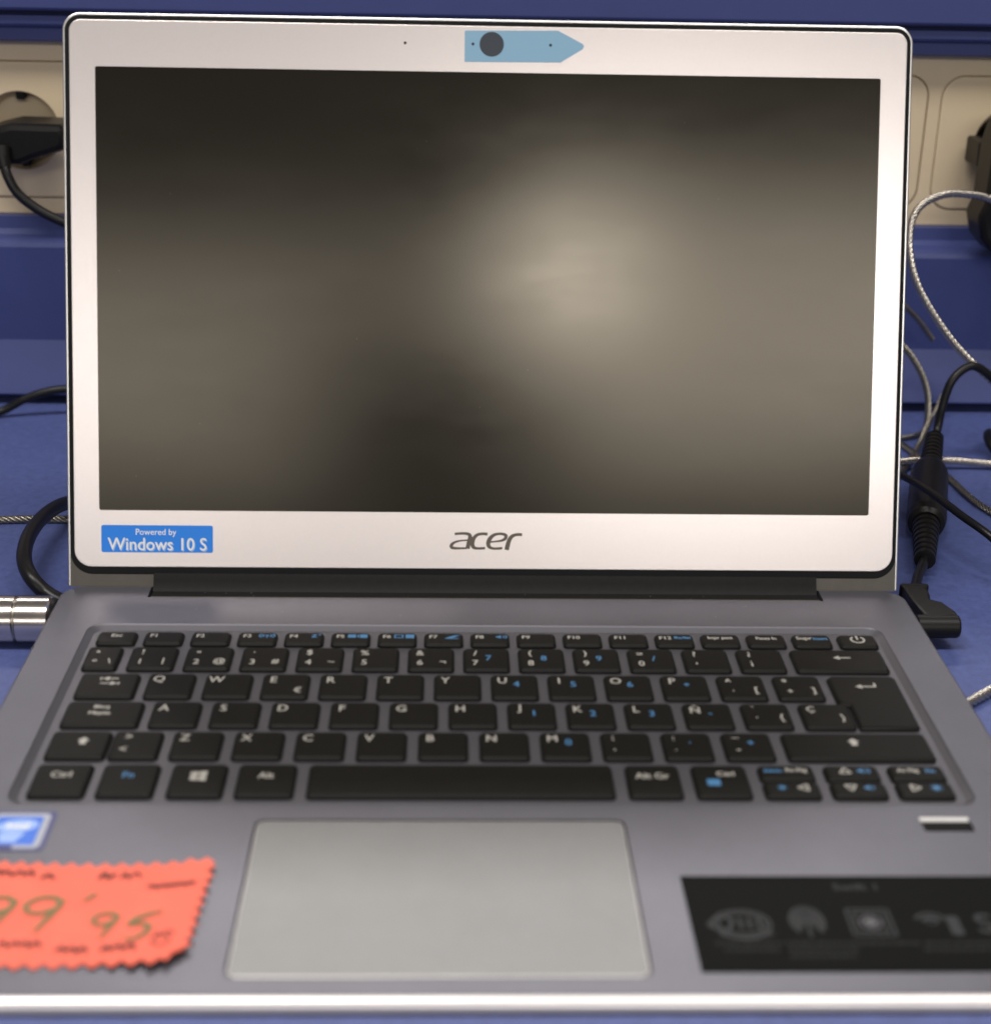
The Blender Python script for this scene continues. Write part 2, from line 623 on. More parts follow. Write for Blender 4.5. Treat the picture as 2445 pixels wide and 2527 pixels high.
def addkey(x0, x1, y0, y1, white=(), blue=(), poly=None, draw=None):
    """x0..x1, y0 (rear) .. y1 (front); legends: (string, mm from left, mm from rear, cap height[, sx])"""
    cx, cy = (x0 + x1) / 2, (y0 + y1) / 2
    me = keymesh(x1 - x0, y0 - y1, None if poly is None else [(x - cx, y - cy) for x, y in poly])
    o = bpy.data.objects.new("key", me)
    COL.objects.link(o)
    o.parent = lap
    o.location = (cx * K, cy * K, -SHZ * K)
    wl, bl = MB(), MB()
    for mbx, spec in ((wl, white), (bl, blue)):
        for t in spec:
            s, dx, dy, cap = t[:4]
            sx = t[4] if len(t) > 4 else 1.0
            text(mbx, s, x0 - cx + dx, y0 - cy - dy, cap * (1.22 if y0 < -49 else 1.1), LZ, sx * (0.86 if y0 < -49 else 0.92), bold=0.09)
    if draw:
        draw(wl, bl, x0 - cx, y0 - cy, x1 - x0, y0 - y1)
    if wl.v:
        wl.build("legend", "legend", o)
    if bl.v:
        bl.build("function_legend", "legendblue", o)
    return o


def strokes(mbx, lst, w):
    for i, s in enumerate(lst):
        ribbon(mbx, s, w, LZ + 0.006 * i, 5)


def disc(mbx, cx, cy, r, n=14, dz=0.0):
    mbx.add([(x, y, LZ + dz) for x, y in circle(cx, cy, r, n)], [tuple(range(n))])


def rect(mbx, x0, y0, x1, y1, dz=0.0):
    mbx.add([(x0, y0, LZ + dz), (x1, y0, LZ + dz), (x1, y1, LZ + dz), (x0, y1, LZ + dz)], [(0, 1, 2, 3)])


# function row
FP, FX, FY0, FY1, FW = 16.596, -139.3, -38.4, -47.9, 14.1


def d_f3(wl, bl, l, t, w, h):
    cx, cy = l + 10.4, t - 3.3
    for s in (-1, 1):
        strokes(bl, [[(cx + s * 1.0, cy + 0.9), (cx + s * 1.6, cy), (cx + s * 1.0, cy - 0.9)], [(cx + s * 1.9, cy + 1.4), (cx + s * 2.8, cy), (cx + s * 1.9, cy - 1.4)]], 0.5)
    disc(bl, cx, cy + 0.2, 0.6)
    rect(bl, cx - 0.25, cy - 1.6, cx + 0.25, cy)


def d_f4(wl, bl, l, t, w, h):
    text(bl, "Z", l + 10.6, t - 3.4, 2.2, LZ, bold=0.14)
    text(bl, "z", l + 12.5, t - 2.4, 1.5, LZ, bold=0.1)


def d_f5(wl, bl, l, t, w, h):
    rect(bl, l + 6.0, t - 4.5, l + 8.9, t - 2.1)
    strokes(bl, [[(l + 9.4, t - 3.3), (l + 10.0, t - 3.3)]], 2.0)
    rect(bl, l + 10.3, t - 4.6, l + 13.0, t - 2.0)


def d_f6(wl, bl, l, t, w, h):
    strokes(bl, [[(l + 6.0, t - 2.2), (l + 9.2, t - 2.2)], [(l + 6.0, t - 4.4), (l + 9.2, t - 4.4)], [(l + 6.2, t - 2.2), (l + 6.2, t - 4.4)], [(l + 9.0, t - 2.2), (l + 9.0, t - 4.4)]], 0.5)
    rect(bl, l + 10.0, t - 4.7, l + 13.1, t - 1.9)


def d_f7(wl, bl, l, t, w, h):
    bl.add([(l + 7.6, t - 4.6, LZ), (l + 10.0, t - 4.6, LZ), (l + 13.2, t - 2.0, LZ), (l + 10.4, t - 2.6, LZ)], [(0, 1, 2, 3)])
    strokes(bl, [[(l + 7.4, t - 4.8), (l + 12.4, t - 4.8)]], 0.5)


def d_f8(wl, bl, l, t, w, h):
    bl.add([(l + 9.2, t - 3.9, LZ), (l + 10.0, t - 3.9, LZ), (l + 11.0, t - 4.7, LZ), (l + 11.0, t - 2.1, LZ), (l + 10.0, t - 2.9, LZ), (l + 9.2, t - 2.9, LZ)], [(0, 1, 2, 3, 4, 5)])
    strokes(bl, [[(l + 11.6, t - 2.6), (l + 12.1, t - 3.4), (l + 11.6, t - 4.2)], [(l + 12.4, t - 2.2), (l + 13.1, t - 3.4), (l + 12.4, t - 4.6)]], 0.45)


def d_power(wl, bl, l, t, w, h):
    cx, cy, r = l + w * 0.5, t - h * 0.44, 2.35
    ribbon(wl, [(cx + r * math.sin(a), cy + r * math.cos(a)) for a in [0.65 + (2 * PI - 1.3) * i / 14 for i in range(15)]], 0.75, LZ, 2)
    rect(wl, cx - 0.36, cy - 0.2, cx + 0.36, cy + 2.9, 0.004)


frow = [("Esc", 7, None), ("F1", 3.4, None), ("F2", 3.4, None), ("F3", 3.4, d_f3), ("F4", 3.4, d_f4), ("F5", 3.4, d_f5), ("F6", 3.4, d_f6), ("F7", 3.4, d_f7),
        ("F8", 3.4, d_f8), ("F9", 3.4, None), ("F10", 4.0, None), ("F11", 4.0, None), ("F12", 3.8, None), ("Impr pant", 7.1, None), ("Pausa In", 7.1, None), ("Supr", 4.4, None), (None, 0, d_power)]
for i, (s, dx, dr) in enumerate(frow):
    x = FX + i * FP
    cap = 2.15 if s and len(s) < 5 else 1.85
    wsp = [(s, dx, 3.5, cap, 0.86 if s in ("Impr pant", "Pausa In") else 1.0)] if s else []
    bsp = [("Bloq Num", 10.0, 3.5, 1.6, 0.62)] if s == "F12" else [("Insert", 10.2, 3.5, 1.85, 0.85)] if s == "Supr" else []
    addkey(x, x + FW, FY0, FY1, wsp, bsp, draw=dr)

# number row
P = 19.30
NY0, NY1 = -50.1, -66.7
addkey(-140.3, -128.1, NY0, NY1, [("\u00aa", 4.0, 4.4, 3.0), ("\u00ba", 4.0, 11.0, 3.0), ("\\", 9.0, 11.2, 2.8)])
nums = [("!", "1", "|", ""), ('"', "2", "@", ""), ("\u00b7", "3", "#", ""), ("$", "4", "~", ""), ("%", "5", "\u20ac", ""), ("&", "6", "\u00ac", ""), ("/", "7", "", "7"), ("(", "8", "", "8"),
        (")", "9", "", "9"), ("=", "0", "", "/"), ("?", "'", "", ""), ("\u00bf", "\u00a1", "", "")]
for i, (a, b, c, bl) in enumerate(nums):
    x = -125.06 + P * i
    wsp = [(a, 4.3, 4.4, 2.9), (b, 4.3, 11.4, 2.9)]
    if c and c != "\u20ac":
        wsp.append((c, 12.2, 11.2, 2.8))
    addkey(x, x + 16.3, NY0, NY1, wsp, [(bl, 8.9, 7.8, 2.9)] if bl else [])


def arrow(mbx, x, y, L, up=0.0):
    mbx.add([(x, y, LZ), (x + 2.2, y + 1.5, LZ), (x + 2.2, y - 1.5, LZ)], [(0, 1, 2)])
    rect(mbx, x + 2.0, y - 0.36, x + L, y + 0.36, 0.004)
    if up:
        rect(mbx, x + L - 0.7, y + 0.3, x + L, y + up, 0.008)


addkey(-125.06 + P * 12, 139.4, NY0, NY1, draw=lambda wl, bl, l, t, w, h: arrow(wl, l + 14.6, t - 6.6, 6.2))


# Q row
QY0, QY1 = -69.7, -86.3


def d_tab(wl, bl, l, t, w, h):
    x, y = l + 8.2, t - 5.6
    rect(wl, x - 1.2, y + 0.4, x - 0.6, y + 2.2)
    arrow(wl, x - 0.4, y + 1.3, 5.2)
    wl.add([(x + 5.0, y - 2.0, LZ), (x + 2.8, y - 0.6, LZ), (x + 2.8, y - 3.4, LZ)], [(0, 1, 2)])
    rect(wl, x - 0.8, y - 2.3, x + 3, y - 1.7, 0.004)
    rect(wl, x + 5.1, y - 2.9, x + 5.7, y - 1.1, 0.006)


addkey(-138.6, -118.5, QY0, QY1, draw=d_tab)
qrow = [("Q", "", ""), ("W", "", ""), ("E", "\u20ac", ""), ("R", "", ""), ("T", "", ""), ("Y", "", ""), ("U", "", "4"), ("I", "", "5"), ("O", "", "6"), ("P", "", "*"), ("^", "[", ""), ("*", "]", "")]
for i, (a, c, bl) in enumerate(qrow):
    x = -115.79 + P * i
    if a in "^*":
        wsp = [(a, 3.8, 4.0, 3.0), ("`" if a == "^" else "+", 4.6, 11.2, 2.6), (c, 12.6, 11.0, 3.0)]
    else:
        wsp = [(a, 3.9, 4.6, 3.3)]
        if c:
            wsp.append((c, 12.4, 11.6, 2.8))
    addkey(x, x + 16.1, QY0, QY1, wsp, [(bl, 8.6, 7.0, 2.9)] if bl else [])
AY0, AY1 = -89.0, -105.2
ent = [(115.6, -71.2), (115.6, -87.2), (117.0, -88.9), (119.1, -90.2), (119.1, AY1 + 0.4), (119.5, AY1), (137.9, AY1), (139.1, AY1 + 1.2), (139.5, -71.0), (138.2, -69.6), (117.1, -69.6)]
addkey(115.6, 139.5, -69.6, AY1, poly=ent, draw=lambda wl, bl, l, t, w, h: arrow(wl, l + 8.4, t - 8.0, 7.2, 2.4))


# A row
def d_caps(wl, bl, l, t, w, h):
    text(wl, "Bloq", l + 11.6, t - 4.4, 2.1, LZ, 0.95, 0.11)
    text(wl, "May\u00fas", l + 11.6, t - 8.4, 2.1, LZ, 0.95, 0.11)


addkey(-138.8, -113.6, AY0, AY1, draw=d_caps)
arow = [("A", ""), ("S", ""), ("D", ""), ("F", ""), ("G", ""), ("H", ""), ("J", "1"), ("K", "2"), ("L", "3"), ("\u00d1", "-"), ("\u00a8", ""), ("\u00c7", "")]
for i, (a, bl) in enumerate(arow):
    x = -110.85 + P * i
    if a == "\u00a8":
        wsp = [(a, 4.0, 2.6, 2.4), ("\u00b4", 4.4, 9.8, 2.6), ("{", 12.6, 10.0, 3.0)]
    elif a == "\u00c7":
        wsp = [(a, 3.8, 4.6, 2.8), ("}", 13.4, 10.0, 3.0)]
    else:
        wsp = [(a, 3.9, 4.6, 3.3)]
    addkey(x, x + (17.1 if i == 11 else 16.0), AY0, AY1, wsp, [(bl, 8.7, 7.4, 2.9)] if bl else [])

# Z row
ZY0, ZY1 = -108.1, -124.5


def shiftglyph(mbx, cx, cy):
    mbx.add([(cx, cy + 2.3, LZ), (cx - 2.0, cy + 0.2, LZ), (cx - 1.0, cy + 0.2, LZ), (cx - 1.0, cy - 2.0, LZ), (cx + 1.0, cy - 2.0, LZ), (cx + 1.0, cy + 0.2, LZ), (cx + 2.0, cy + 0.2, LZ)],
            [(0, 1, 2, 5, 6), (2, 3, 4, 5)])


addkey(-139.2, -120.3, ZY0, ZY1, draw=lambda wl, bl, l, t, w, h: shiftglyph(wl, l + 10.6, t - 6.6))
addkey(-119.8, -104.1, ZY0, ZY1, [(">", 5.0, 3.8, 3.0), ("<", 4.4, 11.2, 3.0)])
zrow = [("Z", ""), ("X", ""), ("C", ""), ("V", ""), ("B", ""), ("N", ""), ("M", "0"), (";", ""), (":", "."), ("_", "+")]
for i, (a, bl) in enumerate(zrow):
    x = -101.09 + P * i
    if a == ";":
        wsp = [(";", 3.9, 4.2, 2.6), (",", 3.9, 11.2, 2.4)]
    elif a == ":":
        wsp = [(":", 3.9, 4.2, 2.6), (".", 3.9, 11.2, 2.2)]
    elif a == "_":
        wsp = [("_", 4.4, 3.8, 3.0), ("-", 4.4, 11.0, 3.2)]
    else:
        wsp = [(a, 3.9, 4.4, 3.2)]
    addkey(x, x + 15.9, ZY0, ZY1, wsp, [(bl, 8.9, 6.6, 2.9)] if bl else [])
addkey(91.95, 138.8, ZY0, ZY1, draw=lambda wl, bl, l, t, w, h: shiftglyph(wl, l + 22.6, t - 6.2))

# bottom row
BY0, BY1 = -127.6, -145.8


def d_win(wl, bl, l, t, w, h):
    cx, cy = l + 8.6, t - 7.4
    for sx, sy in ((-1, 1), (1, 1), (-1, -1), (1, -1)):
        a, b = 0.18, 2.45
        xs = sorted((sx * a, sx * b))
        q = []
        for x, y in ((xs[0], sy * a), (xs[1], sy * a), (xs[1], sy * b), (xs[0], sy * b)):
            q.append((cx + x, cy + y * (1 + 0.11 * (x / 2.45)), LZ))
        wl.add(q, [(0, 1, 2, 3)])


def d_menu(wl, bl, l, t, w, h):
    text(wl, "Ctrl", l + 10.2, t - 5.6, 2.4, LZ, 1, 0.12)
    rect(bl, l + 4.0, t - 12.2, l + 8.0, t - 8.6)


addkey(-139.2, -122.0, BY0, BY1, [("Ctrl", 8.3, 6.6, 2.6)])
addkey(-119.2, -101.8, BY0, BY1, (), [("Fn", 8.4, 6.8, 2.6)])
addkey(-98.3, -81.3, BY0, BY1, draw=d_win)
addkey(-78.2, -60.3, BY0, BY1, [("Alt", 8.8, 7.0, 2.6)])
addkey(-56.8, 36.0, BY0, BY1)
addkey(39.8, 56.5, BY0, BY1, [("Alt Gr", 8.0, 6.8, 2.6)])
addkey(60.2, 77.3, BY0, BY1, draw=d_menu)
YM0, YM1 = -136.4, -137.0


def tri(mbx, cx, cy, r, ang):
    p = [(cx + r * math.cos(ang + k * 2 * PI / 3), cy + r * math.sin(ang + k * 2 * PI / 3)) for k in range(4)]
    for i in range(3):
        ribbon(mbx, [p[i], p[i + 1]], 0.62, LZ + 0.005 * i)


def blob(r, spikes):
    def f(mbx, cx, cy):
        disc(mbx, cx, cy, r)
        for i in range(8 if spikes else 0):
            a = i * PI / 4
            ribbon(mbx, [(cx + r * 1.2 * math.cos(a), cy + r * 1.2 * math.sin(a)), (cx + r * 1.75 * math.cos(a), cy + r * 1.75 * math.sin(a))], 0.42, LZ + 0.004)
    return f


sun, dimsun = blob(1.05, True), blob(0.8, True)


def spk(mbx, cx, cy, big):
    mbx.add([(cx - 1.8, cy - 0.6, LZ), (cx - 1.0, cy - 0.6, LZ), (cx, cy - 1.5, LZ), (cx, cy + 1.5, LZ), (cx - 1.0, cy + 0.6, LZ), (cx - 1.8, cy + 0.6, LZ)], [(0, 1, 2, 3, 4, 5)])
    for k in range(2 if big else 1):
        ribbon(mbx, [(cx + 0.7 + k * 0.8, cy + 0.9 + 0.4 * k), (cx + 1.2 + k * 0.9, cy), (cx + 0.7 + k * 0.8, cy - 0.9 - 0.4 * k)], 0.45, LZ, 4)


def d_home(wl, bl, l, t, w, h):
    text(bl, "Inicio", l + 4.6, t - 3.6, 2.0, LZ, 0.9, 0.1)
    text(wl, "Re P\u00e1g", l + 11.8, t - 3.6, 2.0, LZ, 0.85, 0.1)


def d_end(wl, bl, l, t, w, h):
    text(wl, "Av P\u00e1g", l + 6.0, t - 3.6, 2.0, LZ, 0.85, 0.1)
    text(bl, "Fin", l + 13.0, t - 3.6, 2.0, LZ, 0.9, 0.1)


def d_up(wl, bl, l, t, w, h):
    tri(wl, l + 6.4, t - 4.0, 2.0, PI / 2)
    spk(bl, l + 12.0, t - 3.7, True)


def d_left(wl, bl, l, t, w, h):
    dimsun(bl, l + 5.6, t - 3.8)
    tri(wl, l + 12.4, t - 3.8, 2.0, PI)


def d_down(wl, bl, l, t, w, h):
    tri(wl, l + 6.2, t - 3.4, 2.0, -PI / 2)
    spk(bl, l + 12.0, t - 3.8, False)


def d_right(wl, bl, l, t, w, h):
    tri(wl, l + 5.6, t - 3.8, 2.0, 0)
    sun(bl, l + 12.2, t - 3.8)


for (x0, x1), up, dn in (((80.9, 98.2), d_home, d_left), ((101.3, 118.4), d_up, d_down), ((121.3, 138.7), d_end, d_right)):
    addkey(x0, x1, BY0, YM0, draw=up)
    addkey(x0, x1, YM1, BY1, draw=dn)

# ------------------------------------------------------------------ stickers on the palm rest
ps = plate(rr(-145.6, -173.9, -127.0, -154.4, 1.6, 4), (), 0.02, 0.16).build("processor_sticker", "cpudark", lap, origin=LO)
ps["label"] = "small square blue processor sticker on the palm rest"
SR = (0, 0, SHZ)
plate(rr(-144.7, -172.9, -128.5, -155.4, 2.0, 4), (), 0.1, 0.20).build("sticker_border", "cpusilver", ps, origin=SR)
plate(rr(-143.2, -171.2, -130.4, -157.2, 0.6, 3), (), 0.1, 0.24).build("sticker_field", "cpublue", ps, origin=SR)
mb = MB()
fillpoly(mb, [(-136.9 + 5.7 * math.cos(a), -161.9 + 3.2 * math.sin(a) + 0.6 * math.cos(a)) for a in [2 * PI * i / 40 for i in range(40)]], [], 0.26)
mb.add([(-141.2, -165.4, 0.255), (-133.8, -165.2, 0.255), (-136.0, -170.0, 0.255), (-140.2, -170.0, 0.255)], [(0, 1, 2, 3)])
mb.build("sticker_swirl", "cpupale", ps, origin=SR)
mb = MB()
text(mb, "intel", -136.9, -161.7, 2.6, 0.28, 1.0, 0.18)
mb.build("sticker_lettering", "white", ps, origin=SR)
plate(rr(-141.0, -173.3, -136.0, -171.2, 0.3, 2), (), 0.2, 0.27).build("sticker_badge", "cpudark", ps, origin=SR)

fs = plate(rr(49.3, -226.0, 150.0, -185.6, 0.5, 2), (), 0.02, 0.14).build("feature_sticker", "featblack", lap, origin=LO)
fs["label"] = "wide black feature sticker with faint grey icons on the palm rest"
FZ = 0.16


def fstroke(mbx, pts, w=0.6, k=0):
    ribbon(mbx, pts, w, FZ + 0.004 * k, 6)


mb = MB()                                         # eye / globe icon
cx, cy = 63.3, -206.5
for k, (rx, ry) in enumerate(((7.6, 5.6), (6.3, 4.4))):
    fstroke(mb, [(cx - 0.5 + rx * math.cos(a), cy + ry * math.sin(a)) for a in [2 * PI * i / 16 for i in range(17)]], 0.8, k)
fstroke(mb, [(cx - 9.6, cy - 0.6), (cx - 6.5, cy + 2.6), (cx - 3, cy + 1.5), (cx - 5.2, cy - 3.2), (cx - 9.6, cy - 0.6)], 1.2, 3)
for i in range(3):
    fstroke(mb, [(cx - 1 + i * 2.4, cy + 2.4), (cx - 0.8 + i * 2.4, cy - 2.2)], 1.1, 4 + i)
fstroke(mb, [(cx - 7, cy - 4.4), (cx, cy - 6.2), (cx + 7, cy - 3.8)], 1.2, 8)
mb.build("sticker_icon", "featgrey", fs, origin=SR)
mb = MB()                                         # fingerprint icon
cx, cy = 80.2, -206.3
for k in range(5):
    r = 1.0 + k * 1.05
    fstroke(mb, [(cx + 0.85 * r * math.cos(a), cy + 0.8 + 1.15 * r * math.sin(a)) for a in [-0.9 + (PI + 1.8) * i / 12 for i in range(13)]], 0.75, k)
fstroke(mb, [(cx, cy + 0.8), (cx - 0.2, cy - 5.8)], 0.8, 6)
mb.build("sticker_icon", "featgrey", fs, origin=SR)
mb = MB()                                         # lens in a square
cx, cy = 97.0, -206.0
for k, r in enumerate((5.9, 4.3)):
    q = rr(cx - r, cy - r, cx + r, cy + r, 0.8, 3)
    fillpoly(mb, q, [inset(q, 0.75)], FZ + 0.004 * k)
mb.build("sticker_icon", "featgrey", fs, origin=SR)
mb = MB()
mb.add([(x, y, FZ) for x, y in circle(cx, cy, 1.7, 20)], [tuple(range(20))])
q = circle(cx, cy, 2.9, 24)
fillpoly(mb, q, [inset(q, 0.5)], FZ)
mb.build("sticker_icon", "featlight", fs, origin=SR)
mb = MB()                                         # network icon
cx, cy = 113.2, -204.4
for k, r in enumerate((1.2, 2.9, 4.6)):
    fstroke(mb, [(cx + r * math.cos(a), cy - 2.5 + r * math.sin(a)) for a in [0.5 + (PI - 1.0) * i / 8 for i in range(9)]], 0.9, k)
mb.add([(x, y, FZ) for x, y in circle(cx, cy - 0.8, 1.9, 16)], [tuple(range(16))])
mb.build("sticker_icon", "featgrey", fs, origin=SR)
plate(rr(117.3, -211.4, 120.6, -203.4, 0.8, 3), (), 0.1, FZ).build("sticker_icon", "featgrey", fs, origin=SR)
mb = MB()
text(mb, "S", 127.2, -206.5, 8, FZ, 1, 0.2)
mb.build("sticker_icon", "featgrey", fs, origin=SR)
mb = MB()
text(mb, "Swift 1", 96.3, -190.6, 3.0, FZ, 1.1, 0.08)
mb.build("sticker_lettering", "featgrey", fs, origin=SR)
mb = MB()
for cx, lines in ((63.5, (9, 7)), (81, (9, 10, 8)), (98.5, (9,)), (116, (7, 8)), (130, (6, 5))):
    for i, hw in enumerate(lines):
        y = -214.6 - i * 2.6
        x = cx - hw
        while x < cx + hw:
            ww = random.uniform(0.8, 2.6)
            mb.add([(x, y - 0.6, FZ), (x + ww, y - 0.6, FZ), (x + ww, y + 0.6, FZ), (x, y + 0.6, FZ)], [(0, 1, 2, 3)])
            x += ww + 0.5
mb.build("sticker_small_print", "featdim", fs, origin=SR)

# ------------------------------------------------------------------ lid (built flat, then tilted back about the hinge line)
LT, LW = 213.9, 159.1
lidout = rr(-LW, -0.6, LW, LT, (0.5, 0.5, 6.6, 6.6), 8)
lid = plate(lidout, (), -5.2, -0.1, 0.5, bottom=True).build("lid", "shell", None, auto=35)
lid.parent = lap
lid.location = (0, 0, -SHZ * K)
lid.rotation_euler = (PI / 2 - 0.3139, 0, 0)
gin = rr(-LW + 0.95, 4.4, LW - 0.95, LT - 0.95, (8.5, 8.5, 5.8, 5.8), 8)
bout = rr(-156.5, 7.2, 156.7, 211.2, (6.5, 6.5, 4.2, 4.2), 8)
plate(gin, [inset(bout, 0.5)], -0.2, 0.35, 0.25).build("gasket", "gasket", lid, auto=40)
mb = plate(rr(-LW + 0.9, -0.5, LW - 0.9, 12.0, (0.3, 0.3, 0, 0), 2), (), -0.2, 0.12)
mb.build("hinge_strip", "chin", lid)
SCR = [-147.0, 28.84, 147.0, 194.2]
plate(bout, [rr(*SCR, 0.7, 3)], -0.2, 0.62, 0.25).build("bezel", "bezel", lid, auto=40)
plate(rr(SCR[0] - 0.5, SCR[1] - 0.5, SCR[2] + 0.5, SCR[3] + 0.5, 0.2, 2), (), -0.15, 0.22).build("screen", "screen", lid)
BZ = 0.62
for x in (-32.1,):
    plate(circle(x, 204.5, 0.55, 16), (), 0.3, BZ + 0.012).build("microphone_hole", "hole", lid)
film = [(-9.9, 197.9), (26.0, 198.2), (34.2, 203.2), (34.8, 204.3), (34.2, 205.2), (25.0, 209.9), (-9.6, 209.4), (-9.9, 209.0)]
fl = plate(film, (), 0.3, BZ + 0.07, 0.03).build("camera_film", "film", lid)
fl["label"] = "light blue arrow-shaped protective film over the webcam"
plate(circle(0.2, 204.5, 4.55, 40), (), 0.3, BZ + 0.10).build("webcam", "camglass", lid)
for x in (-6.8, 22.2):
    plate(circle(x, 204.5, 0.55, 16), (), 0.3, BZ + 0.10).build("microphone_hole", "hole", lid)
osk = plate(rr(-146.3, 12.8, -104.1, 23.2, 0.8, 4), (), 0.4, BZ + 0.08, 0.03).build("software_sticker", "osblue", lid)
osk["label"] = "blue rectangular software sticker on the lower left bezel"
mb = MB()
text(mb, "Powered by", -125.6, 20.7, 2.3, BZ + 0.105, 0.97, 0.03, base=1)
text(mb, "Windows 10 S", -125.2, 16.1, 4.75, BZ + 0.105, 0.93, 0.05, base=1)
mb.build("sticker_lettering", "white", lid)
mb = MB()
text(mb, "Windows 10 S", -124.85, 15.65, 4.75, BZ + 0.088, 0.93, 0.05, base=1)
mb.build("sticker_lettering_shadow", "osshade", lid)

# dust specks
mb = MB()
for i in range(46):
    if i < 14:
        x, y, z = random.uniform(-140, 140), random.uniform(-37.5, -34.8), -1.53
    elif i < 30:
        x, y, z = random.uniform(-125, 125), random.uniform(-7.5, -3.5), -1.05
    else:
        x, y, z = random.uniform(-150, 150), random.uniform(-28, -13), 0.02
    r = random.uniform(0.10, 0.26)
    mb.add([(x + r * random.uniform(0.5, 1) * math.cos(a), y + r * random.uniform(0.5, 1) * math.sin(a), z + 0.03) for a in [PI / 3 * q for q in range(6)]], [tuple(range(6))])
ds = mb.build("dust", "legend", lap, origin=LO)
ds["kind"] = "stuff"
mb = MB()
for i in range(16):
    x, y = random.uniform(-143, 143), random.uniform(32, 190)
    r = random.uniform(0.10, 0.22)
    mb.add([(x + r * random.uniform(0.5, 1) * math.cos(a), y + r * random.uniform(0.5, 1) * math.sin(a), 0.24) for a in [PI / 3 * q for q in range(6)]], [tuple(range(6))])
ds = mb.build("dust", "featlight", lid)
ds["kind"] = "stuff"

# maker's wordmark, drawn as broad pen strokes
mb = MB()
k = 27.8 / 755.0


def lp(pts):
    return [(-14.1 + (x - 460) * k, 14.65 + (362 - y) * k) for x, y in pts]


marks = [
    ([(512, 199), (560, 194), (620, 193), (660, 203), (672, 228), (666, 262), (656, 305), (646, 352)], [26, 27, 28, 34, 42, 44, 44, 44]),
    ([(646, 263), (580, 268), (520, 282), (482, 310), (480, 336), (510, 347), (570, 348), (640, 346)], [17, 18, 22, 34, 36, 28, 22, 20]),
    ([(853, 198), (800, 195), (752, 204), (718, 232), (700, 270), (697, 310), (712, 338), (750, 348), (828, 345)], [30, 29, 30, 38, 42, 42, 36, 26, 26]),
    ([(1008, 343), (950, 348), (900, 345), (868, 325), (862, 285), (882, 240), (920, 207), (970, 194), (1020, 198), (1044, 216), (1036, 244), (1000, 264), (940, 274), (878, 281)],
     [26, 26, 28, 38, 46, 42, 32, 26, 30, 38, 34, 24, 18, 17]),
    ([(1053, 362), (1062, 318), (1076, 268), (1098, 228), (1134, 206), (1172, 200), (1212, 201)], [46, 46, 44, 40, 32, 30, 30]),
]
for i, (pts, w) in enumerate(marks):
    ribbon(mb, lp(pts), [q * k for q in w], BZ + 0.02 + 0.006 * i, 6)
mb.build("logo_lettering", "logo", lid)

# ================================================================== PRICE CARD
TX0, TX1, TY0, TY1 = -152.0, -79.5, -223.8, -179.6


def tag_h(x, y):
    u = (x - TX0) / (TX1 - TX0)
    v = (y - TY0) / (TY1 - TY0)
    h = 0.25
    a = max(0.0, (u - 0.55) / 0.45)
    h += 1.7 * a * a * (0.55 + 0.45 * (1 - v))
    h += 0.7 * max(0.0, (0.35 - v) / 0.35) ** 2 * (0.3 + a)
    c = max(0.0, 1 - abs((v - 0.76 - 0.06 * a)) / 0.05) * min(1.0, a * 2.2)
    h -= 0.5 * c
    return h


def zig(t, pitch, amp):
    q = (t / pitch) % 1.0
    return amp * (1 - abs(2 * q - 1)) - amp / 2


def tag_pt(u, v):
    x = TX0 + u * (TX1 - TX0)
    y = TY0 + v * (TY1 - TY0)
    # the card is a little skewed and its top edge sags in the middle
    x += (v - 0.5) * 2.0
    y += -1.2 * math.sin(PI * max(0.0, min(1.0, (u - 0.2) / 0.8))) * v + (1 - v) * (u - 0.6) * 1.0 + 1.6 * max(0, u - 0.85) / 0.15 * v
    bx = max(0.0, 1 - (1 - u) / 0.05)
    bt = max(0.0, 1 - (1 - v) / 0.09)
    bb = max(0.0, 1 - v / 0.09)
    if v > 0.04 and v < 0.96:
        x += zig(v * (TY1 - TY0), 4.2, 2.0) * bx
    y += zig(u * (TX1 - TX0) + 1.0, 4.6, 2.3) * bt
    y += zig(u * (TX1 - TX0) + 2.6, 4.8, 2.5) * bb
    # rounded-off corners
    cr = max(0.0, (u - 0.93) / 0.07)
    if v > 0.88:
        y -= 1.5 * cr * (v - 0.88) / 0.12
    if v < 0.12:
        y += 2.6 * cr * (0.12 - v) / 0.12
        x -= 2.2 * cr * (0.12 - v) / 0.12
    return x, y


NU, NV = 240, 90
mb = MB()
vs = []
for j in range(NV + 1):
    for i in range(NU + 1):
        x, y = tag_pt(i / NU, j / NV)
        vs.append((x, y, tag_h(x, y)))
fsx = [(j * (NU + 1) + i, j * (NU + 1) + i + 1, (j + 1) * (NU + 1) + i + 1, (j + 1) * (NU + 1) + i) for j in range(NV) for i in range(NU)]
mb.add(vs, fsx)
TO = (-115, -200, 0)
card = thing("price_card", "salmon price card with pinked edges lying on the left palm rest", "price card", TO)
pc = mb.build("card", "paper", card, smooth=True, origin=TO)
sm = pc.modifiers.new("thickness", 'SOLIDIFY')
sm.thickness = 0.25 * K
sm.offset = 1
INK = 0.32
mb = MB()


